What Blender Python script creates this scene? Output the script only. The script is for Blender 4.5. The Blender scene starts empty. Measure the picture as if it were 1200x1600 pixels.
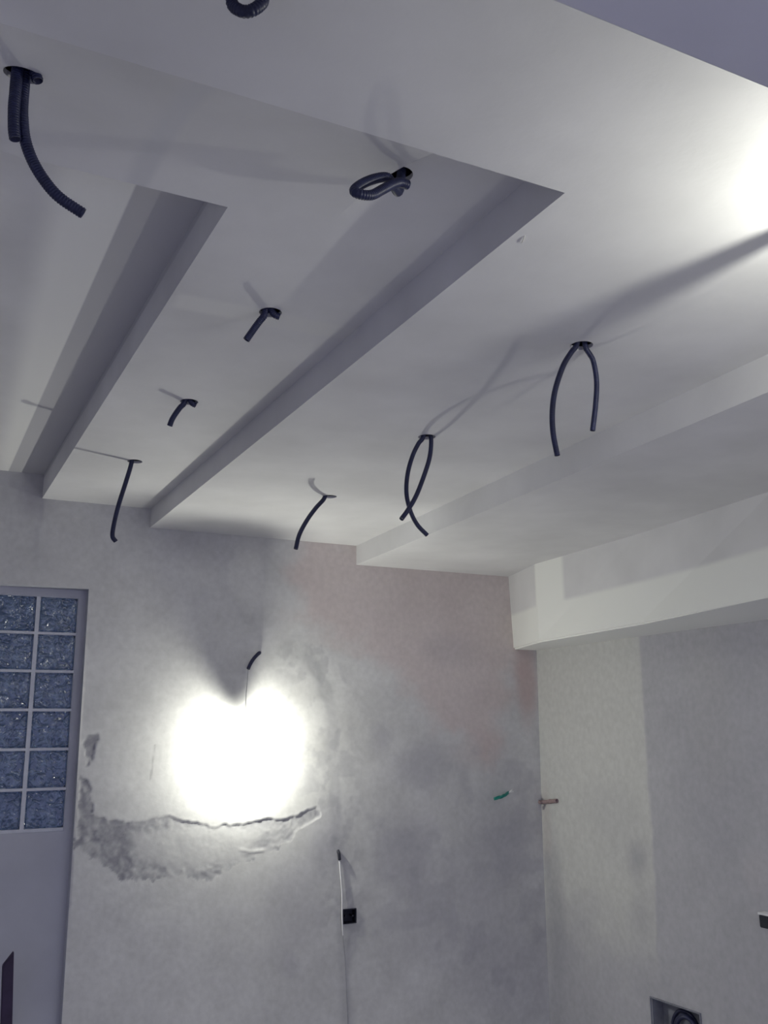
import bpy, bmesh, math, random
import numpy as np
from mathutils import Vector, Matrix

random.seed(4)
S = bpy.context.scene
COL = S.collection

# ------------------------------------------------------------------ camera
YAW, PITCH, ROLL, FPX = math.radians(26.92), math.radians(13.10), math.radians(-0.47), 1486.7
fw = Vector((math.sin(YAW) * math.cos(PITCH), math.cos(YAW) * math.cos(PITCH), math.sin(PITCH)))
rt = Vector((math.cos(YAW), -math.sin(YAW), 0))
up = rt.cross(fw)
c_, s_ = math.cos(ROLL), math.sin(ROLL)
rt, up = c_ * rt + s_ * up, -s_ * rt + c_ * up
cd = bpy.data.cameras.new('camera')
cam = bpy.data.objects.new('camera', cd)
COL.objects.link(cam)
cam.matrix_world = Matrix(((rt.x, up.x, -fw.x, 0), (rt.y, up.y, -fw.y, 0), (rt.z, up.z, -fw.z, 1.6), (0, 0, 0, 1)))
cd.sensor_fit = 'VERTICAL'
cd.sensor_height = 24
cd.lens = 24 * FPX / 1600
cd.clip_start = 0.02
S.camera = cam

# ------------------------------------------------------------------ world, exposure
WORLD_COLOR, WORLD_STRENGTH = (0.62, 0.635, 1.0), 0.74
BULB_BACK_W, BULB_RIGHT_W = 32.0, 18.0
BULB_COLOR = (1.0, 1.0, 0.88)
w = bpy.data.worlds.new('world')
S.world = w
w.use_nodes = True
w.node_tree.nodes['Background'].inputs[0].default_value = (*WORLD_COLOR, 1)
w.node_tree.nodes['Background'].inputs[1].default_value = WORLD_STRENGTH
S.view_settings.view_transform = 'Standard'
S.view_settings.look = 'None'
S.view_settings.gamma = 1
S.view_settings.use_curve_mapping = False
S.view_settings.exposure = 0.10

# ------------------------------------------------------------------ room measures (metres)
ZF = -0.30                       # floor
ZM, ZL, ZLL, ZH = 2.832, 2.725, 2.6065, 2.962     # ceiling levels
ZB = 2.127                       # underside of the boxed beam on the right wall
ZN = 2.30                        # underside of the near beam
ZT = 3.25                        # slab above everything
XW, YB = 3.75, 5.20              # right wall, back wall
XL, YR = -2.2, -3.2              # how far the shell goes to the left and behind


# ------------------------------------------------------------------ helpers
def link(name, me, m=None, parent=None):
    o = bpy.data.objects.new(name, me)
    COL.objects.link(o)
    if m is not None:
        me.materials.append(m)
    if parent is not None:
        o.parent = parent
        o.matrix_parent_inverse = Matrix.Translation(-parent.location)
    return o


def from_bm(name, bm, m=None, parent=None, smooth=False):
    me = bpy.data.meshes.new(name)
    bmesh.ops.recalc_face_normals(bm, faces=bm.faces[:])
    bm.to_mesh(me)
    bm.free()
    if smooth:
        me.polygons.foreach_set('use_smooth', [True] * len(me.polygons))
    return link(name, me, m, parent)


def structure(o):
    o['kind'] = 'structure'
    return o


def thing(name, label, cat, loc, group=None):
    o = bpy.data.objects.new(name, None)
    o.empty_display_size = 0.05
    o.location = loc
    COL.objects.link(o)
    return tag(o, label, cat, group)


def tag(o, label, cat, group=None):
    o['label'] = label
    o['category'] = cat
    if group:
        o['group'] = group
    return o


def box(bm, x0, x1, y0, y1, z0, z1):
    v = [bm.verts.new((x, y, z)) for x in (x0, x1) for y in (y0, y1) for z in (z0, z1)]
    for f in ((0, 1, 3, 2), (4, 6, 7, 5), (0, 4, 5, 1), (2, 3, 7, 6), (0, 2, 6, 4), (1, 5, 7, 3)):
        bm.faces.new([v[i] for i in f])
    return v


def quad(bm, *pts):
    return bm.faces.new([bm.verts.new(p) for p in pts])


def catmull(pts, step=0.0012):
    P = [np.array(p, float) for p in pts]
    P = [2 * P[0] - P[1]] + P + [2 * P[-1] - P[-2]]
    out = []
    for i in range(1, len(P) - 2):
        a, b, c, d = P[i - 1:i + 3]
        n = max(2, int(np.linalg.norm(c - b) / step))
        for k in range(n):
            t = k / n
            out.append(0.5 * (2 * b + (c - a) * t + (2 * a - 5 * b + 4 * c - d) * t * t + (3 * b - a - 3 * c + d) * t ** 3))
    out.append(P[-2])
    return out


def tube(bm, pts, r, sides=12, pitch=0.0, depth=0.0, step=None, wall=0.0, caps=True):
    """A tube along pts; with a pitch it is ribbed like flexible conduit; with a wall the far end is open."""
    if step is None:
        step = pitch / 4 if pitch else 0.01
    C = catmull(pts, step)
    n = len(C)
    T = [C[min(i + 1, n - 1)] - C[max(i - 1, 0)] for i in range(n)]
    T = [t / (np.linalg.norm(t) + 1e-9) for t in T]
    ref = np.array((0.31, 0.82, 0.47))
    u = np.cross(T[0], ref)
    u /= np.linalg.norm(u)
    rings, dist = [], 0.0
    for i in range(n):
        if i:
            dist += np.linalg.norm(C[i] - C[i - 1])
        u = u - T[i] * np.dot(u, T[i])
        u /= np.linalg.norm(u)
        v = np.cross(T[i], u)
        rr = r
        if pitch:
            rr = r * (1 - depth * (0.5 - 0.5 * math.cos(2 * math.pi * dist / pitch)))
        rings.append([bm.verts.new(C[i] + rr * (math.cos(2 * math.pi * k / sides) * u + math.sin(2 * math.pi * k / sides) * v)) for k in range(sides)])
    if wall:
        for q, rad in ((0.0, r - wall), (0.018, r - wall)):
            v = np.cross(T[-1], u)
            rings.append([bm.verts.new(C[-1] - q * T[-1] + rad * (math.cos(2 * math.pi * k / sides) * u + math.sin(2 * math.pi * k / sides) * v)) for k in range(sides)])
    for a, b in zip(rings, rings[1:]):
        for k in range(sides):
            bm.faces.new((a[k], a[(k + 1) % sides], b[(k + 1) % sides], b[k]))
    if caps:
        bm.faces.new(rings[0][::-1])
        bm.faces.new(rings[-1])


def lathe(bm, prof, centre, axis=(0, 0, 1), sides=20):
    a = Vector(axis).normalized()
    u = a.orthogonal().normalized()
    v = a.cross(u)
    c = Vector(centre)
    rings = []
    for r, h in prof:
        if r < 1e-6:
            rings.append([bm.verts.new(c + a * h)])
        else:
            rings.append([bm.verts.new(c + a * h + r * (math.cos(2 * math.pi * k / sides) * u + math.sin(2 * math.pi * k / sides) * v)) for k in range(sides)])
    for p, q in zip(rings, rings[1:]):
        for k in range(sides):
            k2 = (k + 1) % sides
            if len(p) == 1 and len(q) > 1:
                bm.faces.new((p[0], q[k], q[k2]))
            elif len(q) == 1 and len(p) > 1:
                bm.faces.new((p[k], q[0], p[k2]))
            elif len(p) > 1:
                bm.faces.new((p[k], p[k2], q[k2], q[k]))


# noise on grids (numpy), for relief and plaster colour
_rng = np.random.RandomState(11)
_LAT = _rng.rand(256, 256)


def vnoise(x, y):
    xi, yi = np.floor(x).astype(int), np.floor(y).astype(int)
    fx, fy = x - xi, y - yi
    fx, fy = fx * fx * (3 - 2 * fx), fy * fy * (3 - 2 * fy)
    g = lambda a, b: _LAT[a % 256, b % 256]
    return (g(xi, yi) * (1 - fx) + g(xi + 1, yi) * fx) * (1 - fy) + (g(xi, yi + 1) * (1 - fx) + g(xi + 1, yi + 1) * fx) * fy


def fbm(x, y, s, o=4, off=0.0):
    t, a, n = 0, 0.5, 0
    for k in range(o):
        t = t + a * vnoise(x * s + 17.3 * k + off, y * s + 9.1 * k + off)
        n += a
        a *= 0.5
        s *= 2
    return t / n - 0.5


def sstep(a, b, x):
    t = np.clip((x - a) / (b - a), 0, 1)
    return t * t * (3 - 2 * t)


def poly_sd(px, pz, poly):
    """signed distance to a polygon, positive inside"""
    d = np.full(px.shape, 1e9)
    inside = np.zeros(px.shape, bool)
    n = len(poly)
    for i in range(n):
        (x0, z0), (x1, z1) = poly[i], poly[(i + 1) % n]
        ex, ez = x1 - x0, z1 - z0
        t = np.clip(((px - x0) * ex + (pz - z0) * ez) / (ex * ex + ez * ez + 1e-12), 0, 1)
        d = np.minimum(d, np.hypot(px - x0 - t * ex, pz - z0 - t * ez))
        c = ((z0 > pz) != (z1 > pz)) & (px < (x1 - x0) * (pz - z0) / (z1 - z0 + 1e-12) + x0)
        inside ^= c
    return np.where(inside, d, -d)


def seg_d(px, pz, pts):
    d = np.full(px.shape, 1e9)
    for (x0, z0), (x1, z1) in zip(pts, pts[1:]):
        ex, ez = x1 - x0, z1 - z0
        t = np.clip(((px - x0) * ex + (pz - z0) * ez) / (ex * ex + ez * ez + 1e-12), 0, 1)
        d = np.minimum(d, np.hypot(px - x0 - t * ex, pz - z0 - t * ez))
    return d


def grid_mesh(name, P, colr, keep=None, flip=False):
    """P (n, m, 3) points, colr (n, m, 3) own colour of the plaster; keep masks cells"""
    n, m = P.shape[:2]
    idx = np.arange(n * m).reshape(n, m)
    q = np.stack([idx[:-1, :-1], idx[1:, :-1], idx[1:, 1:], idx[:-1, 1:]], -1)
    if flip:
        q = q[..., ::-1]
    q = q[keep] if keep is not None else q.reshape(-1, 4)
    me = bpy.data.meshes.new(name)
    me.vertices.add(n * m)
    me.vertices.foreach_set('co', P.reshape(-1).astype(np.float32))
    me.loops.add(q.size)
    me.loops.foreach_set('vertex_index', q.reshape(-1).astype(np.int32))
    me.polygons.add(len(q))
    me.polygons.foreach_set('loop_start', np.arange(0, q.size, 4, dtype=np.int32))
    me.polygons.foreach_set('use_smooth', np.ones(len(q), bool))
    at = me.color_attributes.new('plaster', 'FLOAT_COLOR', 'POINT')
    at.data.foreach_set('color', np.concatenate([colr.reshape(-1, 3), np.ones((n * m, 1))], 1).reshape(-1).astype(np.float32))
    me.update(calc_edges=True)
    me.validate()
    return me


# ------------------------------------------------------------------ materials
def mat(name, color, rough=0.6, spec=0.3, metal=0.0, mottled=0.0, mscale=4.0, bump=0.0, bscale=60.0):
    m = bpy.data.materials.new(name)
    m.use_nodes = True
    nt = m.node_tree
    b = nt.nodes['Principled BSDF']
    b.inputs['Base Color'].default_value = (*color, 1)
    b.inputs['Roughness'].default_value = rough
    b.inputs['Specular IOR Level'].default_value = spec
    b.inputs['Metallic'].default_value = metal
    tc = nt.nodes.new('ShaderNodeTexCoord')
    if mottled:
        nz = nt.nodes.new('ShaderNodeTexNoise')
        nz.inputs['Scale'].default_value = mscale
        nz.inputs['Detail'].default_value = 6
        nt.links.new(tc.outputs['Object'], nz.inputs['Vector'])
        rp = nt.nodes.new('ShaderNodeMapRange')
        rp.inputs[1].default_value, rp.inputs[2].default_value = 0.3, 0.7
        rp.inputs[3].default_value, rp.inputs[4].default_value = 1 - mottled, 1 + mottled
        nt.links.new(nz.outputs['Fac'], rp.inputs[0])
        mx = nt.nodes.new('ShaderNodeVectorMath')
        mx.operation = 'SCALE'
        mx.inputs[0].default_value = color
        nt.links.new(rp.outputs[0], mx.inputs['Scale'])
        nt.links.new(mx.outputs[0], b.inputs['Base Color'])
        m['tint'] = mx.name
    if bump:
        nb = nt.nodes.new('ShaderNodeTexNoise')
        nb.inputs['Scale'].default_value = bscale
        nb.inputs['Detail'].default_value = 5
        nt.links.new(tc.outputs['Object'], nb.inputs['Vector'])
        bp = nt.nodes.new('ShaderNodeBump')
        bp.inputs['Strength'].default_value = bump
        bp.inputs['Distance'].default_value = 0.004
        nt.links.new(nb.outputs['Fac'], bp.inputs['Height'])
        nt.links.new(bp.outputs['Normal'], b.inputs['Normal'])
    return m


def add_band(m, color, spans):
    """Mix a second colour (filler, joint tone or painted light) where all the soft spans hold.
    span = (kind, edge, softness, slope_axis, slope): kind 'x>' means x > edge."""
    nt = m.node_tree
    b = nt.nodes['Principled BSDF']
    src = b.inputs['Base Color'].links[0].from_socket
    tc = nt.nodes.new('ShaderNodeTexCoord')
    sep = nt.nodes.new('ShaderNodeSeparateXYZ')
    nt.links.new(tc.outputs['Object'], sep.inputs[0])
    cur = None
    for kind, edge, soft, *sl in spans:
        out = sep.outputs['xyz'.index(kind[0])]
        if sl:
            ax, k = sl
            ml = nt.nodes.new('ShaderNodeMath')
            ml.operation = 'MULTIPLY_ADD'
            nt.links.new(sep.outputs['xyz'.index(ax)], ml.inputs[0])
            ml.inputs[1].default_value = -k
            nt.links.new(out, ml.inputs[2])
            out = ml.outputs[0]
        mr = nt.nodes.new('ShaderNodeMapRange')
        mr.interpolation_type = 'SMOOTHSTEP'
        nt.links.new(out, mr.inputs[0])
        mr.inputs[1].default_value, mr.inputs[2].default_value = edge - soft, edge + soft
        if kind[1] == '<':
            mr.inputs[3].default_value, mr.inputs[4].default_value = 1, 0
        if cur is None:
            cur = mr.outputs[0]
        else:
            mu = nt.nodes.new('ShaderNodeMath')
            mu.operation = 'MULTIPLY'
            nt.links.new(cur, mu.inputs[0])
            nt.links.new(mr.outputs[0], mu.inputs[1])
            cur = mu.outputs[0]
    mx = nt.nodes.new('ShaderNodeMix')
    mx.data_type = 'RGBA'
    nt.links.new(cur, mx.inputs[0])
    nt.links.new(src, mx.inputs[6])
    mx.inputs[7].default_value = (*color, 1)
    nt.links.new(mx.outputs[2], b.inputs['Base Color'])


BOARD, FILLER = (0.70, 0.70, 0.71), (0.90, 0.90, 0.87)
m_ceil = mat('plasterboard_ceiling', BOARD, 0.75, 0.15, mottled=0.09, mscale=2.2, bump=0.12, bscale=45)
add_band(m_ceil, (0.58, 0.58, 0.60), [('z>', 2.94, 0.004), ('x>', 0.424, 0.004), ('z<', 2.97, 0.004)])  # high part darkened, contrast for the bright strip painted next
add_band(m_ceil, (0.93, 0.93, 0.90), [('z>', 2.94, 0.004), ('x<', 0.424, 0.004), ('x>', 0.135, 0.05, 'y', 0.045), ('z<', 2.97, 0.004), ('y>', 2.0, 0.01)])  # strip of light on the high part, painted into the board colour
add_band(m_ceil, (0.725, 0.725, 0.72), [('z>', 2.82, 0.004), ('z<', 2.84, 0.004), ('y>', 2.50, 0.02), ('y<', 2.60, 0.02), ('x>', 0.62, 0.02)])
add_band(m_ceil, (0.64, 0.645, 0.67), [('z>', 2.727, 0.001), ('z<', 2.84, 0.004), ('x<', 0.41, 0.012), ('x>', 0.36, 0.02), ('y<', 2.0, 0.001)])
m_box = mat('plasterboard_beam', BOARD, 0.75, 0.15, mottled=0.06, mscale=3.0, bump=0.1, bscale=45)
add_band(m_box, (0.86, 0.87, 0.84), [('z<', 2.35, 0.018)])
add_band(m_box, (0.86, 0.87, 0.84), [('y>', 4.44, 0.025), ('y<', 4.74, 0.02)])
m_near = mat('plasterboard_near_beam', (0.68, 0.68, 0.70), 0.8, 0.1, mottled=0.06, bump=0.1)
m_slab = mat('concrete_slab', (0.30, 0.30, 0.31), 0.9, 0.1, mottled=0.12, bump=0.2)
m_floor = mat('dusty_cement_floor', (0.55, 0.54, 0.54), 0.9, 0.1, mottled=0.12, mscale=3, bump=0.3)
m_niche = mat('painted_niche', (0.52, 0.53, 0.58), 0.7, 0.15, mottled=0.05, mscale=5, bump=0.08)
m_grout = mat('white_grout', (0.70, 0.72, 0.76), 0.8, 0.15, mottled=0.06, mscale=20, bump=0.15)
m_black = mat('black_conduit_plastic', (0.018, 0.022, 0.065), 0.42, 0.4, mottled=0.2, mscale=40)
m_dark = mat('black_box_plastic', (0.02, 0.022, 0.035), 0.5, 0.3, mottled=0.2, mscale=30)
m_greybox = mat('grey_box_plastic', (0.24, 0.25, 0.29), 0.6, 0.3, mottled=0.2, mscale=20)
m_white = mat('white_plastic', (0.78, 0.78, 0.78), 0.4, 0.4, mottled=0.05, mscale=30)
m_cable = mat('white_cable_sheath', (0.72, 0.72, 0.74), 0.5, 0.3, mottled=0.08, mscale=30)
m_wire = mat('grey_wire', (0.35, 0.35, 0.38), 0.5, 0.3, mottled=0.08, mscale=30)
m_green = mat('green_wire_insulation', (0.015, 0.22, 0.18), 0.45, 0.4, mottled=0.15, mscale=30)
m_pink = mat('reddish_plastic_pipe', (0.34, 0.25, 0.25), 0.6, 0.3, mottled=0.1, mscale=30)
m_board = mat('dark_purple_board', (0.05, 0.035, 0.075), 0.6, 0.3, mottled=0.2, mscale=14, bump=0.15)
m_opal = mat('opal_lamp_holder', (0.85, 0.85, 0.83), 0.5, 0.3, mottled=0.03, mscale=30)
_nt = m_opal.node_tree
_tr = _nt.nodes.new('ShaderNodeBsdfTranslucent')
_tr.inputs[0].default_value = (0.9, 0.9, 0.86, 1)
_mx = _nt.nodes.new('ShaderNodeMixShader')
_mx.inputs[0].default_value = 0.5
_nt.links.new(_nt.nodes['Principled BSDF'].outputs[0], _mx.inputs[1])
_nt.links.new(_tr.outputs[0], _mx.inputs[2])
_nt.links.new(_mx.outputs[0], _nt.nodes['Material Output'].inputs[0])
m_brass = mat('brass_cap', (0.6, 0.5, 0.3), 0.35, 0.5, metal=0.8, mottled=0.08, mscale=60)
m_flake = mat('plaster_flake', (0.8, 0.79, 0.74), 0.8, 0.2, mottled=0.08, mscale=60)


def wall_mat(name):
    m = bpy.data.materials.new(name)
    m.use_nodes = True
    nt = m.node_tree
    b = nt.nodes['Principled BSDF']
    b.inputs['Roughness'].default_value = 0.85
    b.inputs['Specular IOR Level'].default_value = 0.1
    a = nt.nodes.new('ShaderNodeVertexColor')
    a.layer_name = 'plaster'
    tc = nt.nodes.new('ShaderNodeTexCoord')
    nz = nt.nodes.new('ShaderNodeTexNoise')
    nz.inputs['Scale'].default_value = 30
    nz.inputs['Detail'].default_value = 6
    nt.links.new(tc.outputs['Object'], nz.inputs['Vector'])
    mr = nt.nodes.new('ShaderNodeMapRange')
    mr.inputs[1].default_value, mr.inputs[2].default_value = 0.3, 0.7
    mr.inputs[3].default_value, mr.inputs[4].default_value = 0.94, 1.06
    nt.links.new(nz.outputs['Fac'], mr.inputs[0])
    sc = nt.nodes.new('ShaderNodeVectorMath')
    sc.operation = 'SCALE'
    nt.links.new(a.outputs['Color'], sc.inputs[0])
    nt.links.new(mr.outputs[0], sc.inputs['Scale'])
    nt.links.new(sc.outputs[0], b.inputs['Base Color'])
    bp = nt.nodes.new('ShaderNodeBump')
    bp.inputs['Strength'].default_value = 0.15
    bp.inputs['Distance'].default_value = 0.004
    nt.links.new(nz.outputs['Fac'], bp.inputs['Height'])
    nt.links.new(bp.outputs['Normal'], b.inputs['Normal'])
    return m


m_wall = wall_mat('old_plaster')

# wavy glass of the blocks
m_glass = bpy.data.materials.new('wavy_block_glass')
m_glass.use_nodes = True
_nt = m_glass.node_tree
_b = _nt.nodes['Principled BSDF']
_cr = _nt.nodes.new('ShaderNodeValToRGB')
_cr.color_ramp.elements[0].position, _cr.color_ramp.elements[1].position = 0.36, 0.64
_cr.color_ramp.elements[0].color = (0.06, 0.17, 0.33, 1)
_cr.color_ramp.elements[1].color = (0.42, 0.62, 0.80, 1)
_nt.links.new(_cr.outputs[0], _b.inputs['Base Color'])
_b.inputs['Roughness'].default_value = 0.06
_b.inputs['Transmission Weight'].default_value = 0.9
_b.inputs['IOR'].default_value = 1.5
_tc = _nt.nodes.new('ShaderNodeTexCoord')
_n = _nt.nodes.new('ShaderNodeTexNoise')
_n.inputs['Scale'].default_value = 24
_n.inputs['Detail'].default_value = 2
_n.inputs['Distortion'].default_value = 1.2
_nt.links.new(_tc.outputs['Object'], _n.inputs['Vector'])
_bp = _nt.nodes.new('ShaderNodeBump')
_bp.inputs['Strength'].default_value = 1.0
_bp.inputs['Distance'].default_value = 0.010
_b.inputs['Coat Weight'].default_value = 0.5
_b.inputs['Coat Roughness'].default_value = 0.09
_b.inputs['Coat IOR'].default_value = 1.9
_nt.links.new(_bp.outputs['Normal'], _b.inputs['Coat Normal'])
_nt.links.new(_n.outputs['Fac'], _bp.inputs['Height'])
_nt.links.new(_n.outputs['Fac'], _cr.inputs[0])
_nt.links.new(_bp.outputs['Normal'], _b.inputs['Normal'])

# clear glass envelope of the bulbs: lets light straight through with a faint gloss
m_bulb = bpy.data.materials.new('clear_bulb_glass')
m_bulb.use_nodes = True
_nt = m_bulb.node_tree
_nt.nodes.remove(_nt.nodes['Principled BSDF'])
_t = _nt.nodes.new('ShaderNodeBsdfTransparent')
_g = _nt.nodes.new('ShaderNodeBsdfGlossy')
_g.inputs['Roughness'].default_value = 0.05
_mx = _nt.nodes.new('ShaderNodeMixShader')
_mx.inputs[0].default_value = 0.05
_nt.links.new(_t.outputs[0], _mx.inputs[1])
_nt.links.new(_g.outputs[0], _mx.inputs[2])
_nt.links.new(_mx.outputs[0], _nt.nodes['Material Output'].inputs[0])
m_fil = bpy.data.materials.new('glowing_filament')
m_fil.use_nodes = True
_b = m_fil.node_tree.nodes['Principled BSDF']
_b.inputs['Emission Color'].default_value = (*BULB_COLOR, 1)
_b.inputs['Emission Strength'].default_value = 60


# ------------------------------------------------------------------ ceiling: stepped plasterboard with round cut-outs
def plate(bm, xa, xb, ya, yb, z, holes=(), rad=0.034):
    """downward-facing flat board at height z; xa / xb may be functions of y; round holes with collars"""
    fa = xa if callable(xa) else (lambda y: xa)
    fb = xb if callable(xb) else (lambda y: xb)
    fz = z if callable(z) else (lambda y: z)
    s = rad * 1.4

    def strip(y0, y1, l0, l1, r0, r1):
        if callable(z) and y1 - y0 > 0.04:                  # follow a curved board
            k = int((y1 - y0) / 0.03) + 1
            for i in range(k):
                a, b = i / k, (i + 1) / k
                strip(y0 + (y1 - y0) * a, y0 + (y1 - y0) * b if i < k - 1 or k > 1 and (y1 - y0) / k <= 0.04 else y1,
                      l0 + (l1 - l0) * a, l0 + (l1 - l0) * b, r0 + (r1 - r0) * a, r0 + (r1 - r0) * b)
            return
        quad(bm, (l0, y0, fz(y0)), (l1, y1, fz(y1)), (r1, y1, fz(y1)), (r0, y0, fz(y0)))
    y = ya
    for hx, hy in sorted(holes, key=lambda h: h[1]):
        y0, y1 = hy - s, hy + s
        strip(y, y0, fa(y), fa(y0), fb(y), fb(y0))
        strip(y0, y1, fa(y0), fa(y1), hx - s, hx - s)
        strip(y0, y1, hx + s, hx + s, fb(y0), fb(y1))
        n = 24
        ring, sq, top = [], [], []
        for k in range(n):
            t = 2 * math.pi * (k + 0.5) / n
            c, d = math.cos(t), math.sin(t)
            q = s / max(abs(c), abs(d))
            ring.append(bm.verts.new((hx + rad * c, hy + rad * d, fz(hy + rad * d))))
            top.append(bm.verts.new((hx + rad * c, hy + rad * d, fz(hy + rad * d) + 0.0125)))
            sq.append(bm.verts.new((hx + q * c, hy + q * d, fz(hy + q * d))))
        corners = {}
        for k in range(n):
            k2 = (k + 1) % n
            a, b = sq[k], sq[k2]
            f = [ring[k], a, b, ring[k2]]
            onx = lambda v: abs(abs(v.co.x - hx) - s) < 1e-6
            ony = lambda v: abs(abs(v.co.y - hy) - s) < 1e-6
            if not ((onx(a) and onx(b)) or (ony(a) and ony(b))):
                cx = a.co.x if onx(a) else b.co.x
                cy = a.co.y if ony(a) else b.co.y
                f = [ring[k], a, bm.verts.new((cx, cy, fz(cy))), b, ring[k2]]
            bm.faces.new(f)
            bm.faces.new((ring[k], ring[k2], top[k2], top[k]))
        y = y1
    strip(y, yb, fa(y), fa(yb), fb(y), fb(yb))


XD, XB_ = 1.180, 0.602            # the two long step edges
YL, YM = 1.455, 2.0               # the two short step edges
xE = lambda y: 2.235 + (y - 0.64) * (2.447 - 2.235) / (5.2 - 0.64)
H_M = [(0.906, 1.700), (0.897, 2.508), (0.893, 3.385), (0.888, 4.286)]
H_ML = [(0.1025, 1.663)]
H_L = [(1.764, 1.140), (1.735, 2.103), (1.758, 3.088), (1.800, 4.127)]
H_LN = [(0.374, 1.090)]
bm = bmesh.new()
XR0 = 0.856
zr = lambda y: ZL + (ZM - ZL) * (1 - (1 - (y - YL) / (YM - YL)) ** 2)
plate(bm, XL, XD, 0.64, YL, ZL, H_LN)                      # low foreground
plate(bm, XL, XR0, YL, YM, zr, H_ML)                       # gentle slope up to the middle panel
plate(bm, XR0, XD, YL, YM, ZM, H_M[:1])
for i in range(10):
    y0_, y1_ = YL + (YM - YL) * i / 10, YL + (YM - YL) * (i + 1) / 10
    quad(bm, (XR0, y0_, zr(y0_) - 1e-5), (XR0, y1_, zr(y1_) - 1e-5), (XR0, y1_, ZM + 1e-4), (XR0, y0_, ZM + 1e-4))
plate(bm, XD, xE, 0.64, YB + 0.05, ZL, H_L)                # low field with the row of conduits
plate(bm, XB_, XD, YM, YB + 0.05, ZM, H_M[1:])                 # middle panel
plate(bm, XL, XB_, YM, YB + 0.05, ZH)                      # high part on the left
plate(bm, xE, XW + 0.1, 0.64, YB + 0.05, ZLL)              # lowest part on the right
Y2 = YB + 0.05
quad(bm, (XR0, YL, ZL), (XD, YL, ZL), (XD, YL, ZM), (XR0, YL, ZM))
quad(bm, (XD, YL, ZL), (XD, Y2, ZL), (XD, Y2, ZM), (XD, YL, ZM))
quad(bm, (XL, YM, ZM), (XB_, YM, ZM), (XB_, YM, ZH), (XL, YM, ZH))
quad(bm, (XB_, YM, ZM), (XB_, Y2, ZM), (XB_, Y2, ZH), (XB_, YM, ZH))
quad(bm, (xE(0.64), 0.64, ZL), (xE(Y2), Y2, ZL), (xE(Y2), Y2, ZLL), (xE(0.64), 0.64, ZLL))
bmesh.ops.remove_doubles(bm, verts=bm.verts[:], dist=0.0004)
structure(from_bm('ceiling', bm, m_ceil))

bm = bmesh.new()
box(bm, XL, XW + 0.35, YR, YB + 0.25, ZT, ZT + 0.15)
box(bm, XW + 0.10, XW + 0.16, 0.34, YB + 0.25, ZLL - 0.02, ZT)
box(bm, XL, XW + 0.16, YB + 0.05, YB + 0.11, ZLL - 0.02, ZT)
structure(from_bm('trim_4', bm, m_slab))                    # concrete slab the boards hang from, plus skirts added to darken the cavity

bm = bmesh.new()                                            # near beam across the room
box(bm, XL, XW, 0.34, 0.64, ZN, ZT)
bmesh.ops.bevel(bm, geom=bm.edges[:], offset=0.008, segments=2, affect='EDGES')
structure(from_bm('trim_2', bm, m_near))

# boxed beam along the right wall
bm = bmesh.new()
lo = [(3.588, YB + 0.02), (3.437, 4.72), (3.340, 3.72), (3.146, 2.739), (2.93, 1.80), (2.66, 0.64)]
hi = [(3.566, YB + 0.02), (3.437, 4.72), (3.395, 3.72), (3.290, 2.739), (3.17, 1.80), (3.0, 0.64)]
vl = [bm.verts.new((x, y, ZB)) for x, y in lo]
vh = [bm.verts.new((x, y, ZLL + 0.02)) for x, y in hi]
wl = [bm.verts.new((XW + 0.02, y, ZB)) for x, y in lo]
wh = [bm.verts.new((XW + 0.02, y, ZLL + 0.02)) for x, y in hi]
for i in range(len(lo) - 1):
    bm.faces.new((vl[i], vl[i + 1], vh[i + 1], vh[i]))
    bm.faces.new((vl[i], wl[i], wl[i + 1], vl[i + 1]))
    bm.faces.new((vh[i], vh[i + 1], wh[i + 1], wh[i]))
    bm.faces.new((wl[i], wh[i], wh[i + 1], wl[i + 1]))
for i in (0, -1):
    bm.faces.new((vl[i], vh[i], wh[i], wl[i]))
be = [e for e in bm.edges if all(v in vl for v in e.verts)]
bmesh.ops.bevel(bm, geom=be, offset=0.010, segments=3, affect='EDGES')
structure(from_bm('trim_1', bm, m_box))

# ------------------------------------------------------------------ floor and outer shell
bm = bmesh.new()
box(bm, XL, XW + 0.3, YR, YB + 0.25, ZF - 0.12, ZF)
structure(from_bm('floor', bm, m_floor))
bm = bmesh.new()
box(bm, XL - 0.12, XL, 0.34, YB + 0.25, ZF, ZT)
structure(from_bm('wall_left_light_block', bm, m_near))  # unseen wall, added to block world light from the left

# ------------------------------------------------------------------ back wall with chipped plaster
NX = 0.872                        # right side of the recess with the glass blocks
ST = 0.0078
gx = np.arange(NX, XW + 0.06, ST)
gz = np.arange(ZF, ZH + 0.02, ST)
X, Z = np.meshgrid(gx, gz, indexing='ij')
n1, n2, n3 = fbm(X, Z, 2.0), fbm(X, Z, 7.0, 4, 3.3), fbm(X, Z, 28.0, 3, 7.7)
rel = 0.005 * fbm(X, Z, 1.1, 3, 5.0) + 0.0016 * n2          # + is towards the room
n4 = fbm(X, Z, 70.0, 3, 2.2)
wob = 0.045 * n2 + 0.045 * n3 + 0.012 * n4
upper = [(0.885, 1.240), (0.978, 1.201), (1.141, 1.163), (1.357, 1.191), (1.479, 1.144), (1.585, 1.119), (1.80, 1.132), (1.893, 1.138), (1.986, 1.140), (2.101, 1.169), (2.198, 1.207)]
lower = [(2.218, 1.147), (2.102, 1.060), (1.952, 0.974), (1.77, 0.919), (1.594, 0.866), (1.321, 0.863), (1.156, 0.881), (1.023, 0.967), (0.885, 1.029)]
sd = poly_sd(X, Z, upper + lower) + wob * np.where(Z > 1.11, 0.55, 1.5)
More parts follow.
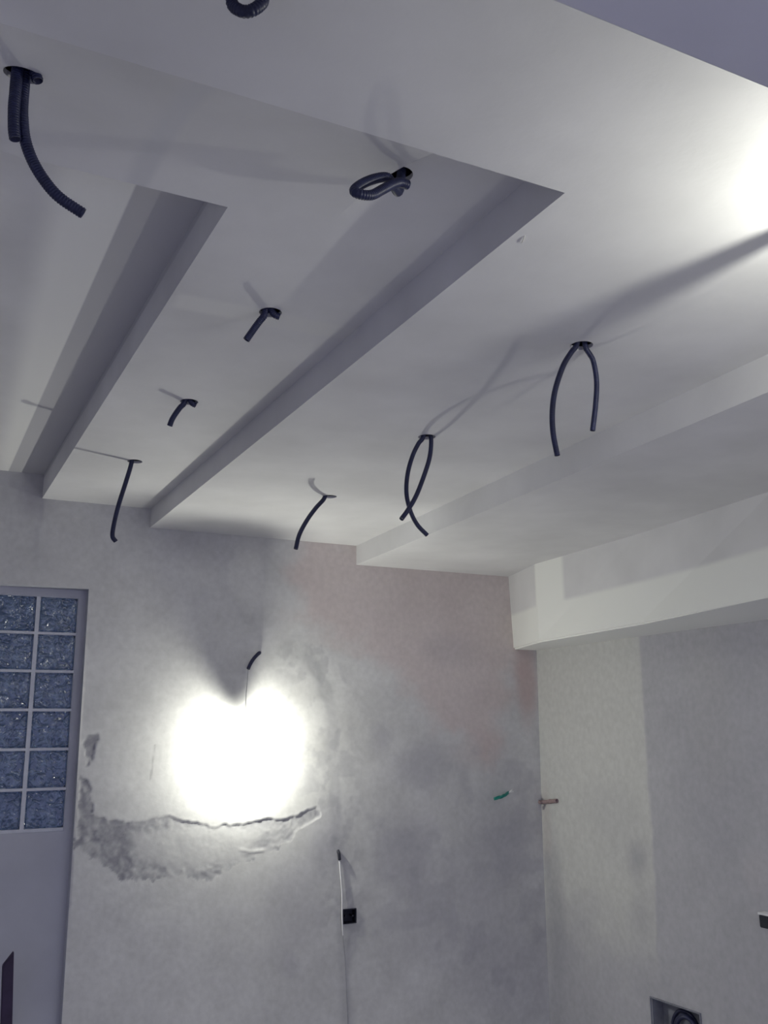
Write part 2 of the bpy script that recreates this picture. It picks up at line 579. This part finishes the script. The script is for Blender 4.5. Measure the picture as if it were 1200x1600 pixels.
for strip in ([(0.905, 1.61), (0.958, 1.605), (0.945, 1.47), (0.912, 1.44)], [(0.886, 1.40), (0.94, 1.36), (0.96, 1.22), (0.886, 1.20)]):
    sd = np.maximum(sd, poly_sd(X, Z, strip) + wob * 0.8)
isl = [(1.17, 1.105), (1.585, 1.112), (1.88, 1.07), (1.769, 0.945), (1.488, 0.909), (1.21, 0.971)]
si = poly_sd(X, Z, isl) + wob * 1.2
tz = np.clip((Z - 0.86) / 0.27, 0, 1)
taper = 0.15 + 0.85 * tz ** 1.5
trench = sstep(-0.002, 0.006 + 0.05 * (1 - tz), sd) * (1 - 0.6 * sstep(-0.03, 0.03, si)) * taper
hard = sstep(-0.003, 0.008, sd)
rough = hard * (1 - 0.7 * sstep(-0.03, 0.03, si)) * (X < 2.2)
rel -= 0.0036 * trench * (0.35 + 0.65 * sstep(1.25, 1.45, X)) + rough * (0.0030 * n3 + 0.0022 * n4)
lip = np.exp(-((sd + 0.005) / 0.005) ** 2) * (Z > 1.10) * (X > 1.33)
rel += 0.0008 * lip
rel += 0.0022 * np.exp(-(seg_d(X, Z, [(1.75, 0.995), (1.80, 0.980), (1.88, 0.982)]) / 0.006) ** 2)
# vertical chase with the cable, roughly filled
chase = [(2.150, 2.03), (2.262, 1.86), (2.295, 1.66), (2.316, 1.301), (2.338, 0.917), (2.362, 0.578), (2.393, 0.051), (2.405, ZF)]
dc = seg_d(X, Z, chase) + 0.05 * n2
cm = 1 - sstep(0.015, 0.055, dc)
rel -= 0.0006 * cm + 0.0015 * cm * n3
arc = [(1.93, 2.02), (2.05, 2.06), (2.17, 2.02), (2.262, 1.86)]
da = seg_d(X, Z, arc) + 0.06 * n2
am = 1 - sstep(0.02, 0.09, da)
rel -= 0.0007 * am + 0.0012 * am * n2
# shallow hairline
hl = np.exp(-(seg_d(X, Z, [(1.262, 1.545), (1.256, 1.46), (1.247, 1.375)]) + 0.012 * n3) ** 2 / 0.004 ** 2)
base = np.array((0.62, 0.62, 0.612))
Cw = np.ones(X.shape + (3,)) * base
Cw *= (1 + 0.30 * n1 + 0.20 * n2 + 0.06 * n3)[..., None]


def tint(mask, colour, C):
    C[:] = C * (1 - mask[..., None]) + np.array(colour) * mask[..., None]


def blob(x, z, rx, rz, k=0.5, X_=None, Z_=None):
    xx, zz = (X, Z) if X_ is None else (X_, Z_)
    d = np.hypot((xx - x) / rx, (zz - z) / rz) + 1.0 * fbm(xx, zz, 4.0, 4, x * 7 + z * 3)
    return 0.8 * k * (1 - sstep(0.15, 1.30, d))


pk = 1 - sstep(-0.10, 0.12, -poly_sd(X, Z, [(2.03, 2.8), (3.70, 2.8), (3.70, 2.15), (3.55, 1.9), (3.35, 1.45), (3.0, 1.72), (2.5, 2.1), (2.07, 2.28)]) + 0.25 * n2)
tint(pk * 0.50, (0.70, 0.565, 0.535), Cw)
tint(blob(3.68, 1.93, 0.10, 0.33, 0.75), (0.56, 0.40, 0.375), Cw)
tint(blob(3.27, 1.50, 0.20, 0.12, 0.35), (0.52, 0.40, 0.38), Cw)
for x, z, rx, rz, k in ((2.90, 1.43, 0.26, 0.16, 0.5), (2.62, 1.57, 0.10, 0.14, 0.4), (2.78, 0.92, 0.22, 0.22, 0.5), (2.28, 1.0, 0.16, 0.20, 0.55), (2.12, 0.70, 0.22, 0.28, 0.3),
                        (3.50, 0.95, 0.32, 0.42, 0.5), (3.1, 0.55, 0.45, 0.40, 0.35), (2.055, 0.377, 0.07, 0.07, 0.35), (3.05, 2.12, 0.25, 0.12, 0.22), (1.42, 2.62, 0.25, 0.12, 0.25), (3.4, 0.2, 0.5, 0.4, 0.4)):
    tint(blob(x, z, rx, rz, k), (0.34, 0.335, 0.385), Cw)
tint(hl * 0.45, (0.25, 0.25, 0.26), Cw)
tint(cm * 0.30, (0.36, 0.36, 0.39), Cw)
spots = sstep(0.02, 0.16, fbm(X, Z, 13.0, 4, 77.0)) * (1 - sstep(0.05, 0.22, np.minimum(seg_d(X, Z, chase[:6]), seg_d(X, Z, [(2.05, 2.02), (2.17, 1.98), (2.22, 1.5), (2.25, 1.1)]))))
tint(spots * 0.38, (0.35, 0.35, 0.375), Cw)
spots2 = sstep(0.06, 0.2, fbm(X, Z, 5.0, 5, 91.0)) * sstep(2.3, 2.6, X) * (1 - sstep(1.4, 1.7, Z))
tint(spots2 * 0.30, (0.36, 0.36, 0.40), Cw)
tint(am * 0.28, (0.36, 0.37, 0.37), Cw)
tint(hard * np.clip(0.68 + 0.8 * n2 + 0.9 * n3 + 0.5 * n4, 0, 0.95) * np.where(X < 1.35, 1.0, 0.7) * (1 - 0.65 * sstep(-0.03, 0.03, si)), (0.27, 0.27, 0.30), Cw)
P = np.stack([X, YB - rel, Z], -1)
P[0, :, 1] = YB
# opening of the small flush box
kx, kz = (gx[:-1] + gx[1:]) / 2, (gz[:-1] + gz[1:]) / 2
KX, KZ = np.meshgrid(kx, kz, indexing='ij')
BX0, BX1, BZ0, BZ1 = 2.358, 2.441, 0.563, 0.641
keep = ~((KX > BX0 + 0.004) & (KX < BX1 - 0.004) & (KZ > BZ0 + 0.004) & (KZ < BZ1 - 0.004))
me = grid_mesh('wall_back', P, Cw, keep)
wall_back = structure(link('wall_back', me, m_wall))

# wall above the recess (same plaster), the recess itself and its reveals
NT, YN = 2.362, 5.27
gx2 = np.arange(XL, NX + ST * 0.6, 0.023)
gx2[-1] = NX
gz2 = np.linspace(NT, ZH + 0.02, 28)
X2, Z2 = np.meshgrid(gx2, gz2, indexing='ij')
C2 = np.ones(X2.shape + (3,)) * base * (1 + 0.22 * fbm(X2, Z2, 2.0) + 0.12 * fbm(X2, Z2, 7.0, 4, 3.3))[..., None]
tint(blob(0.58, 2.84, 0.10, 0.13, 0.5, X2, Z2), (0.30, 0.285, 0.33), C2)
r2 = 0.005 * fbm(X2, Z2, 1.1, 3, 5.0) + 0.0016 * fbm(X2, Z2, 7.0, 4, 3.3)
r2[:, 0] = 0
me2 = grid_mesh('wall_upper', np.stack([X2, YB - r2, Z2], -1), C2)
o2 = structure(link('wall_back_upper', me2, m_wall))
o2.parent = wall_back
bm = bmesh.new()
WX0, WX1, WZ0, WZ1 = 0.196, 0.834, 1.130, 2.322
quad(bm, (XL, YN, ZF), (WX0, YN, ZF), (WX0, YN, NT), (XL, YN, NT))
quad(bm, (WX0, YN, ZF), (WX1, YN, ZF), (WX1, YN, WZ0), (WX0, YN, WZ0))
quad(bm, (WX0, YN, WZ1), (WX1, YN, WZ1), (WX1, YN, NT), (WX0, YN, NT))
quad(bm, (WX1, YN, ZF), (NX, YN, ZF), (NX, YN, NT), (WX1, YN, NT))
quad(bm, (NX, YB, ZF), (NX, YB, NT), (NX, YN, NT), (NX, YN, ZF))
quad(bm, (XL, YB, NT), (NX, YB, NT), (NX, YN, NT), (XL, YN, NT))
for a, b, c, d in (((WX0, WZ0), (WX1, WZ0), None, None), ((WX0, WZ1), (WX1, WZ1), None, None), ((WX0, WZ0), (WX0, WZ1), None, None), ((WX1, WZ0), (WX1, WZ1), None, None)):
    quad(bm, (a[0], YN, a[1]), (b[0], YN, b[1]), (b[0], YN + 0.12, b[1]), (a[0], YN + 0.12, a[1]))
bmesh.ops.remove_doubles(bm, verts=bm.verts[:], dist=0.0005)
o3 = structure(from_bm('wall_back_recess', bm, m_niche))
o3.parent = wall_back

bm = bmesh.new()                                            # added dark backdrop outside, so the glass blocks refract dark and sky
box(bm, XL - 2, 3.0, 6.6, 6.8, ZF - 0.12, 3.6)
structure(from_bm('dark_backdrop_outside', bm, m_slab))

# ------------------------------------------------------------------ right wall
RY = np.arange(0.3, YB + 0.02, 0.0125)
RZ = np.arange(ZF, ZLL + 0.03, 0.0125)
Y, Z = np.meshgrid(RY, RZ, indexing='ij')
m1, m2, m3 = fbm(Y, Z, 1.6, 4, 21.0), fbm(Y, Z, 6.0, 4, 31.0), fbm(Y, Z, 26.0, 3, 41.0)
relr = 0.006 * fbm(Y, Z, 1.0, 3, 51.0) + 0.0015 * m2
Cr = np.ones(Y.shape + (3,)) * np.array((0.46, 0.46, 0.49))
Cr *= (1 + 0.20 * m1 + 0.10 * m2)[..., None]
edge = 4.205 + 0.05 * m2 * sstep(1.6, 1.0, Z) + 0.06 * fbm(Y, Z, 3, 3, 61.0) * (Z < 1.1)
fresh = sstep(-0.012, 0.012, Y - edge) * sstep(0.2, 0.75, Z + 0.35 * m2)
tint(fresh * 0.85, (0.60, 0.605, 0.58), Cr)
relr += 0.003 * fresh


def rb(y, z, ry, rz, k):
    return blob(y, z, ry, rz, k, Y, Z)


for y, z, ry, rz, k in ((4.33, 0.90, 0.12, 0.13, 0.6), (4.30, 0.65, 0.16, 0.16, 0.25), (5.10, 0.45, 0.10, 0.55, 0.5), (5.17, 0.80, 0.05, 0.10, 0.5), (3.72, 1.35, 0.25, 0.45, 0.25), (4.55, 1.1, 0.3, 0.25, 0.2)):
    tint(rb(y, z, ry, rz, k), (0.29, 0.29, 0.335), Cr)
tint(rb(3.50, 0.93, 0.10, 0.12, 0.5), (0.50, 0.48, 0.50), Cr)
tint(rb(3.72, 1.75, 0.22, 0.5, 0.35), (0.48, 0.475, 0.48), Cr)
tint(rb(5.16, 1.10, 0.06, 0.30, 0.4), (0.46, 0.40, 0.39), Cr)
FY0, FY1, FZ0, FZ1 = 3.922, 4.286, -0.10, 0.228
kY, kZ = np.meshgrid((RY[:-1] + RY[1:]) / 2, (RZ[:-1] + RZ[1:]) / 2, indexing='ij')
keep = ~((kY > FY0 + 0.005) & (kY < FY1 - 0.005) & (kZ > FZ0 + 0.005) & (kZ < FZ1 - 0.005))
xr = lambda z: XW + 0.0115 * (z - 0.83)
me = grid_mesh('wall_right', np.stack([xr(Z) - relr, Y, Z], -1), Cr, keep, flip=True)
structure(link('wall_right', me, m_wall))

# ------------------------------------------------------------------ window of glass blocks in the recess
COLS = [0.832, 0.622, 0.412]      # right edges
BW, BH, PZ = 0.190, 0.184, 0.1975
TOPS = [2.318 - PZ * i for i in range(6)]
bm = bmesh.new()
gy0, gy1 = YN + 0.006, YN + 0.085
xs = [0.838, 0.832] + [0.642, 0.622, 0.432, 0.412, 0.222, 0.196]
for a, b in ((0.832, 0.834), (0.622, 0.642), (0.412, 0.432), (0.196, 0.222)):
    box(bm, a, b, gy0, gy1, WZ0, WZ1)
for x0 in (0.642, 0.432, 0.222):
    zz = [(WZ1, TOPS[0])] + [(TOPS[i] - BH, TOPS[i + 1]) for i in range(5)] + [(TOPS[5] - BH, WZ0)]
    for a, b in zz:
        box(bm, x0, x0 + BW, gy0, gy1, min(a, b), max(a, b))
win = structure(from_bm('window_1', bm, m_grout))
bm = bmesh.new()
box(bm, -BW / 2, BW / 2, 0.012, 0.079, -BH / 2, BH / 2)
bmesh.ops.bevel(bm, geom=bm.edges[:], offset=0.009, segments=3, affect='EDGES')
gb = bpy.data.meshes.new('glass_block')
bmesh.ops.recalc_face_normals(bm, faces=bm.faces[:])
bm.to_mesh(gb)
bm.free()
gb.materials.append(m_glass)
for i, xr_ in enumerate(COLS):
    for j, zt in enumerate(TOPS):
        o = bpy.data.objects.new('glass_block', gb)
        o.location = (xr_ - BW / 2, YN, zt - BH / 2)
        # blocks are cast alike but set in either way round, so the waves differ
        o.scale = (random.choice((1, -1)) * 0.9999, 1, random.choice((1, -1)) * 0.9999)
        COL.objects.link(o)
        o.parent = win

# ------------------------------------------------------------------ flexible conduits hanging out of the ceiling
PIT, DEP = 0.0052, 0.13


def conduit(label, base, runs, r=0.0112, group='black conduits hanging from the ceiling'):
    t = thing('conduit', label, 'conduit', base, group)
    for pts in runs:
        b = bmesh.new()
        tube(b, pts, r, 12, PIT, DEP, wall=0.0022)
        from_bm('tube', b, m_black, t, smooth=True)
    return t


def rise(p, h=0.11):
    return (p[0], p[1], p[2] + h)


conduit('short black conduit stub on the middle ceiling panel, second nearest, with a side end', (0.897, 2.508, ZM), [
    [(0.886, 2.509, 2.93), (0.884, 2.509, 2.86), (0.879, 2.511, 2.822), (0.868, 2.518, 2.803), (0.856, 2.527, 2.783), (0.845, 2.536, 2.763), (0.835, 2.541, 2.745)],
    [(0.892, 2.500, 2.93), (0.893, 2.500, 2.86), (0.900, 2.500, 2.832), (0.910, 2.499, 2.822), (0.922, 2.498, 2.819)]])
conduit('short black conduit stub on the middle ceiling panel, third from the camera', (0.893, 3.385, ZM), [
    [(0.880, 3.385, 2.93), (0.879, 3.385, 2.86), (0.874, 3.387, 2.824), (0.862, 3.392, 2.808), (0.850, 3.400, 2.788), (0.838, 3.412, 2.763), (0.833, 3.426, 2.741)],
    [(0.890, 3.383, 2.93), (0.891, 3.383, 2.86), (0.899, 3.383, 2.834), (0.908, 3.383, 2.825), (0.918, 3.384, 2.822)]])
conduit('long black conduit hanging in front of the back wall above the glass blocks', (0.888, 4.286, ZM), [
    [(0.874, 4.283, 2.93), (0.874, 4.284, 2.86), (0.872, 4.287, 2.815), (0.856, 4.31, 2.73), (0.836, 4.34, 2.629), (0.825, 4.365, 2.543), (0.825, 4.38, 2.492), (0.842, 4.385, 2.470)]])
conduit('slightly curved black conduit on the low ceiling field, nearest the back wall', (1.800, 4.127, ZL), [
    [(1.782, 4.127, 2.83), (1.781, 4.127, 2.76), (1.770, 4.127, 2.712), (1.729, 4.127, 2.663), (1.684, 4.128, 2.599), (1.645, 4.129, 2.524), (1.627, 4.129, 2.452)]])
conduit('black conduit with two long ends crossing like a ribbon', (1.758, 3.088, ZL), [
    [(1.752, 3.088, 2.83), (1.750, 3.088, 2.755), (1.738, 3.088, 2.715), (1.722, 3.089, 2.695), (1.695, 3.09, 2.642), (1.683, 3.11, 2.574), (1.687, 3.13, 2.502), (1.711, 3.145, 2.437), (1.746, 3.155, 2.387), (1.792, 3.161, 2.351)],
    [(1.764, 3.088, 2.83), (1.768, 3.088, 2.755), (1.776, 3.086, 2.712), (1.758, 3.07, 2.636), (1.719, 3.05, 2.55), (1.674, 3.03, 2.466), (1.629, 3.01, 2.405), (1.596, 3.003, 2.364)]], r=0.0092)
conduit('black conduit with two spread legs like an open arch', (1.735, 2.103, ZL), [
    [(1.727, 2.10, 2.83), (1.724, 2.10, 2.765), (1.714, 2.10, 2.722), (1.692, 2.10, 2.694), (1.660, 2.10, 2.646), (1.628, 2.10, 2.571), (1.613, 2.10, 2.504), (1.611, 2.10, 2.436), (1.622, 2.10, 2.367)],
    [(1.740, 2.10, 2.83), (1.744, 2.10, 2.765), (1.756, 2.11, 2.726), (1.772, 2.115, 2.712), (1.791, 2.12, 2.690), (1.807, 2.13, 2.635), (1.807, 2.14, 2.567), (1.797, 2.15, 2.481)]], r=0.0086)
conduit('pair of thick black conduits at the upper left, one short and one curving long', (0.1025, 1.663, 2.790), [
    [(0.0948, 1.6570, 2.8582), (0.0929, 1.6570, 2.8195), (0.0920, 1.6531, 2.7759), (0.0920, 1.6473, 2.7372), (0.0920, 1.6453, 2.7053), (0.0948, 1.6453, 2.6666), (0.0987, 1.6453, 2.6443)],
    [(0.1084, 1.6666, 2.8582), (0.1074, 1.6666, 2.8195), (0.1065, 1.6646, 2.7759), (0.1065, 1.6627, 2.7372), (0.1084, 1.6598, 2.7023), (0.1152, 1.6570, 2.6588), (0.1306, 1.6550, 2.6181), (0.1520, 1.6501, 2.5823), (0.1800, 1.6453, 2.5514), (0.2245, 1.6453, 2.5291)],
    [(0.1200, 1.6511, 2.8582), (0.1200, 1.6492, 2.8195), (0.1219, 1.6453, 2.7924), (0.1278, 1.6434, 2.7731)]], r=0.0110)
conduit('black conduit curled into a ring at the top of the picture', (0.374, 1.090, ZL), [
    [(0.364, 1.090, 2.82), (0.358, 1.11, 2.765), (0.352, 1.16, 2.715), (0.354, 1.19, 2.678), (0.364, 1.18, 2.656), (0.378, 1.17, 2.653), (0.394, 1.17, 2.672), (0.402, 1.18, 2.703), (0.401, 1.15, 2.73), (0.390, 1.10, 2.77), (0.386, 1.09, 2.82)]], r=0.0098)
conduit('black conduit coiled in a flat loop, nearest on the middle ceiling panel', (0.906, 1.700, ZM), [
    [(0.915, 1.700, 2.93), (0.915, 1.700, 2.865), (0.910, 1.695, 2.815), (0.882, 1.655, 2.758), (0.843, 1.605, 2.735), (0.8209, 1.5903, 2.7384), (0.7866, 1.5802, 2.7202), (0.7532, 1.5711, 2.6939), (0.7320, 1.5620, 2.6686), (0.7380, 1.5524, 2.6565), (0.7653, 1.5524, 2.6616), (0.7957, 1.5620, 2.6878), (0.8230, 1.5711, 2.7121), (0.8462, 1.5802, 2.7283), (0.8674, 1.5852, 2.7313)]], r=0.0108)

# ------------------------------------------------------------------ the two bare bulbs
def bulb(label, at, axis, power, wire_pts, rad=0.0085, hold_h=0.042, hold_r=0.0180):
    t = thing('bare_bulb', label, 'light bulb', at)
    at = Vector(at)
    ax = Vector(axis).normalized()
    b = bmesh.new()
    lathe(b, [(0.0, -0.030), (0.012, -0.0275), (0.021, -0.018), (0.0245, -0.004), (0.022, 0.008), (0.015, 0.020), (0.0105, 0.030), (0.0105, 0.034)], at, ax, 24)
    from_bm('glass_envelope', b, m_bulb, t, smooth=True)
    b = bmesh.new()
    lathe(b, [(0.0, hold_h - 0.010), (0.010, hold_h - 0.010), (0.010, hold_h), (hold_r, hold_h), (hold_r, hold_h + 0.028), (hold_r * 0.8, hold_h + 0.036), (0.006, hold_h + 0.044), (0.0, hold_h + 0.045)], at, ax, 24)
    from_bm('lamp_holder', b, m_opal, t, smooth=False)
    b = bmesh.new()
    tube(b, [Vector(at) + Vector((0.004 * math.cos(k * 0.9), 0.004 * math.sin(k * 0.9), 0.0015 * k + 0.008)) for k in range(9)], 0.0006, 5, step=0.002)
    from_bm('filament', b, m_fil, t)
    b = bmesh.new()
    tube(b, [at + ax * (hold_h + 0.045)] + [Vector(p) for p in wire_pts], 0.0018, 6, step=0.01)
    from_bm('wire', b, m_wire, t, smooth=True)
    ld = bpy.data.lights.new('bulb_light', 'POINT')
    ld.energy = power
    ld.color = BULB_COLOR
    ld.shadow_soft_size = rad
    lo_ = bpy.data.objects.new('bulb_light', ld)
    COL.objects.link(lo_)
    lo_.parent = t
    lo_.location = (0, 0, 0)
    return t


bulb('lit bare bulb hanging close to the back wall on a thin wire', (1.748, 5.082, 1.510), (-0.15, 0.10, 1), BULB_BACK_W,
     [(1.722, 5.075, 1.700), (1.721, 5.08, 1.797), (1.729, 5.09, 1.867), (1.741, 5.11, 1.950), (1.757, 5.123, 1.985)])
bulb('lit bare bulb just below the low ceiling field at the right edge', (1.780, 1.030, 2.490), (0.1, -0.25, 1), BULB_RIGHT_W,
     [(1.792, 1.02, 2.60), (1.795, 1.03, 2.64), (1.797, 1.06, 2.69), (1.790, 1.10, 2.72), (1.785, 1.130, 2.75)])
tw = thing('conduit', 'short dark conduit stub sticking out of the back wall above the bulb', 'conduit', (1.838, YB, 2.054))
b = bmesh.new()
tube(b, [(1.845, 5.24, 2.056), (1.838, 5.205, 2.054), (1.813, 5.17, 2.040), (1.780, 5.14, 2.012), (1.755, 5.12, 1.981), (1.741, 5.11, 1.956)], 0.0105, 12, PIT, DEP, wall=0.002)
from_bm('tube', b, m_black, tw, smooth=True)
conduit('black conduit the right-hand bulb hangs from', (1.764, 1.140, ZL), [
    [(1.764, 1.140, 2.83), (1.764, 1.140, 2.76), (1.764, 1.140, 2.70), (1.764, 1.140, 2.60), (1.764, 1.141, 2.52), (1.760, 1.146, 2.44)]], r=0.0118)

# ------------------------------------------------------------------ small things on the back wall
t = thing('flush_box', 'black flush electrical box low in the back wall beside the white cable', 'electrical box', (2.40, YB, 0.60))
b = bmesh.new()
x0, x1, z0, z1, y0, y1, th = BX0, BX1, BZ0, BZ1, YB - 0.010, YB + 0.042, 0.004
box(b, x0, x0 + th, y0, y1, z0, z1)
box(b, x1 - th, x1, y0, y1, z0, z1)
box(b, x0 + th, x1 - th, y0, y1, z0, z0 + th)
box(b, x0 + th, x1 - th, y0, y1, z1 - th, z1)
box(b, x0 + th, x1 - th, y1 - th, y1, z0 + th, z1 - th)
from_bm('box_body', b, m_dark, t)
for dx in (-0.022, 0.022):
    b = bmesh.new()
    lathe(b, [(0.0, 0.0), (0.006, 0.0), (0.006, 0.035), (0.0, 0.035)], (2.40 + dx, YB - 0.003, 0.602), (0, 1, 0), 10)
    from_bm('screw_post', b, m_dark, t)

t = thing('cable', 'thin white cable running down a chase in the back wall', 'cable', (2.337, YB, 0.91))
b = bmesh.new()
tube(b, [(2.334, 5.22, 0.925), (2.336, 5.196, 0.905), (2.340, 5.192, 0.85), (2.351, 5.190, 0.72), (2.3505, 5.187, 0.60), (2.358, 5.190, 0.50)], 0.0042, 8, step=0.012)
from_bm('cable_sheath', b, m_cable, t, smooth=True)
b = bmesh.new()
tube(b, [(2.358, 5.190, 0.50), (2.374, 5.198, 0.377), (2.384, 5.199, 0.2), (2.393, 5.199, 0.051), (2.405, 5.199, ZF + 0.01)], 0.0022, 6, step=0.02)
from_bm('thin_core', b, m_wire, t, smooth=True)
b = bmesh.new()
tube(b, [(2.331, 5.205, 0.955), (2.333, 5.193, 0.938), (2.336, 5.190, 0.905)], 0.0085, 10, step=0.006)
from_bm('sleeve', b, m_dark, t, smooth=True)

t = thing('wire_ends', 'green wire ends sticking out of the back wall near the right corner', 'wires', (3.44, YB, 1.215))
for k in range(3):
    b = bmesh.new()
    pts = []
    for i in range(9):
        q = i / 8
        a = q * 7 + k * 2.09
        pts.append((3.495 - 0.125 * q, 5.196 - 0.045 * math.sin(q * 2.4) + 0.005 * math.cos(a), 1.232 - 0.030 * q + 0.006 * math.sin(a)))
    tube(b, pts, 0.0050, 8, step=0.006)
    from_bm('wire', b, m_green, t, smooth=True)
b = bmesh.new()
tube(b, [(3.490, 5.197, 1.232), (3.502, 5.188, 1.238), (3.517, 5.180, 1.249)], 0.0028, 6, step=0.006)
from_bm('bare_end', b, m_white, t, smooth=True)
b = bmesh.new()
tube(b, [(3.494, 5.197, 1.230), (3.509, 5.182, 1.236), (3.524, 5.178, 1.237)], 0.0022, 6, step=0.006)
from_bm('bare_end', b, m_white, t, smooth=True)

t = tag(bpy.data.objects.new('pipe_stub', None), 'short reddish pipe stub lying along the right wall by the corner', 'pipe')
t.location = (3.74, 5.2, 1.17)
COL.objects.link(t)
b = bmesh.new()
tube(b, [(3.735, 5.215, 1.166), (3.737, 5.16, 1.168), (3.738, 5.09, 1.176), (3.738, 5.02, 1.184)], 0.012, 12, step=0.02, wall=0.002)
from_bm('tube', b, m_pink, t, smooth=True)
b = bmesh.new()
lathe(b, [(0.0122, 0.0), (0.0138, 0.0), (0.0138, 0.016), (0.0122, 0.016)], (3.738, 5.10, 1.175), (0, -1, 0.11), 14)
from_bm('collar', b, m_pink, t, smooth=True)

# ------------------------------------------------------------------ boxes on the right wall
t = thing('flush_box', 'large dark flush box low in the right wall with conduits curled inside', 'electrical box', (XW, 4.10, 0.06))
b = bmesh.new()
xa, xb = XW - 0.016, XW + 0.075
box(b, xa, xb, FY0, FY0 + 0.006, FZ0, FZ1)
box(b, xa, xb, FY1 - 0.006, FY1, FZ0, FZ1)
box(b, xa, xb, FY0 + 0.006, FY1 - 0.006, FZ0, FZ0 + 0.006)
box(b, xa, xb, FY0 + 0.006, FY1 - 0.006, FZ1 - 0.006, FZ1)
box(b, xb - 0.006, xb, FY0 + 0.006, FY1 - 0.006, FZ0 + 0.006, FZ1 - 0.006)
from_bm('box_body', b, m_greybox, t)
for k, (cy, cz, rr, ph) in enumerate(((4.075, 0.105, 0.098, 0.0), (4.045, 0.100, 0.090, 0.02), (4.02, 0.11, 0.080, -0.01))):
    b = bmesh.new()
    pts = []
    for i in range(15):
        a = math.radians(-60 + i * 300 / 14)
        pts.append((XW + 0.030 - 0.022 * k + 0.004 * math.sin(a * 2), cy + rr * math.cos(a), cz + rr * 0.95 * math.sin(a)))
    tube(b, pts, 0.0105, 10, PIT, DEP, wall=0.002)
    from_bm('conduit_loop', b, m_black, t, smooth=True)

t = thing('socket_box', 'black socket box with a white top edge on the right wall', 'socket', (XW, 3.43, 0.735))
b = bmesh.new()
box(b, XW - 0.046, XW - 0.002, 3.375, 3.462, 0.705, 0.762)
bmesh.ops.bevel(b, geom=b.edges[:], offset=0.004, segments=2, affect='EDGES')
from_bm('box_body', b, m_dark, t)
b = bmesh.new()
box(b, XW - 0.050, XW - 0.002, 3.372, 3.464, 0.762, 0.772)
bmesh.ops.bevel(b, geom=b.edges[:], offset=0.002, segments=2, affect='EDGES')
from_bm('top_plate', b, m_white, t)
b = bmesh.new()
lathe(b, [(0.0, 0.0), (0.018, 0.0), (0.018, 0.003), (0.0, 0.003)], (XW - 0.0465, 3.415, 0.733), (-1, 0, 0), 18)
from_bm('socket_face', b, m_dark, t)

# ------------------------------------------------------------------ board at the lower left, plaster flake on the ceiling
t = thing('board', 'dark purple board with a slanted top standing by the glass block wall', 'board', (0.60, 5.05, ZF))
b = bmesh.new()
v = [(0.567, 0.565), (0.612, 0.622), (0.660, ZF), (0.607, ZF)]
f0 = [b.verts.new((x, 5.05, z)) for x, z in v]
f1 = [b.verts.new((x, 5.085, z)) for x, z in v]
b.faces.new(f0)
b.faces.new(f1[::-1])
for i in range(4):
    b.faces.new((f0[i], f0[(i + 1) % 4], f1[(i + 1) % 4], f1[i]))
bmesh.ops.bevel(b, geom=b.edges[:], offset=0.003, segments=2, affect='EDGES')
from_bm('board_panel', b, m_board, t)

b = bmesh.new()
tube(b, [(1.2065, 1.641, ZL + 0.001), (1.209, 1.648, ZL - 0.002), (1.214, 1.660, ZL - 0.003), (1.217, 1.669, ZL - 0.002)], 0.0011, 6, step=0.004)
tag(from_bm('plaster_flake', b, m_flake, None, smooth=True), 'tiny pale plaster flake stuck to the ceiling near the step edge', 'flake')
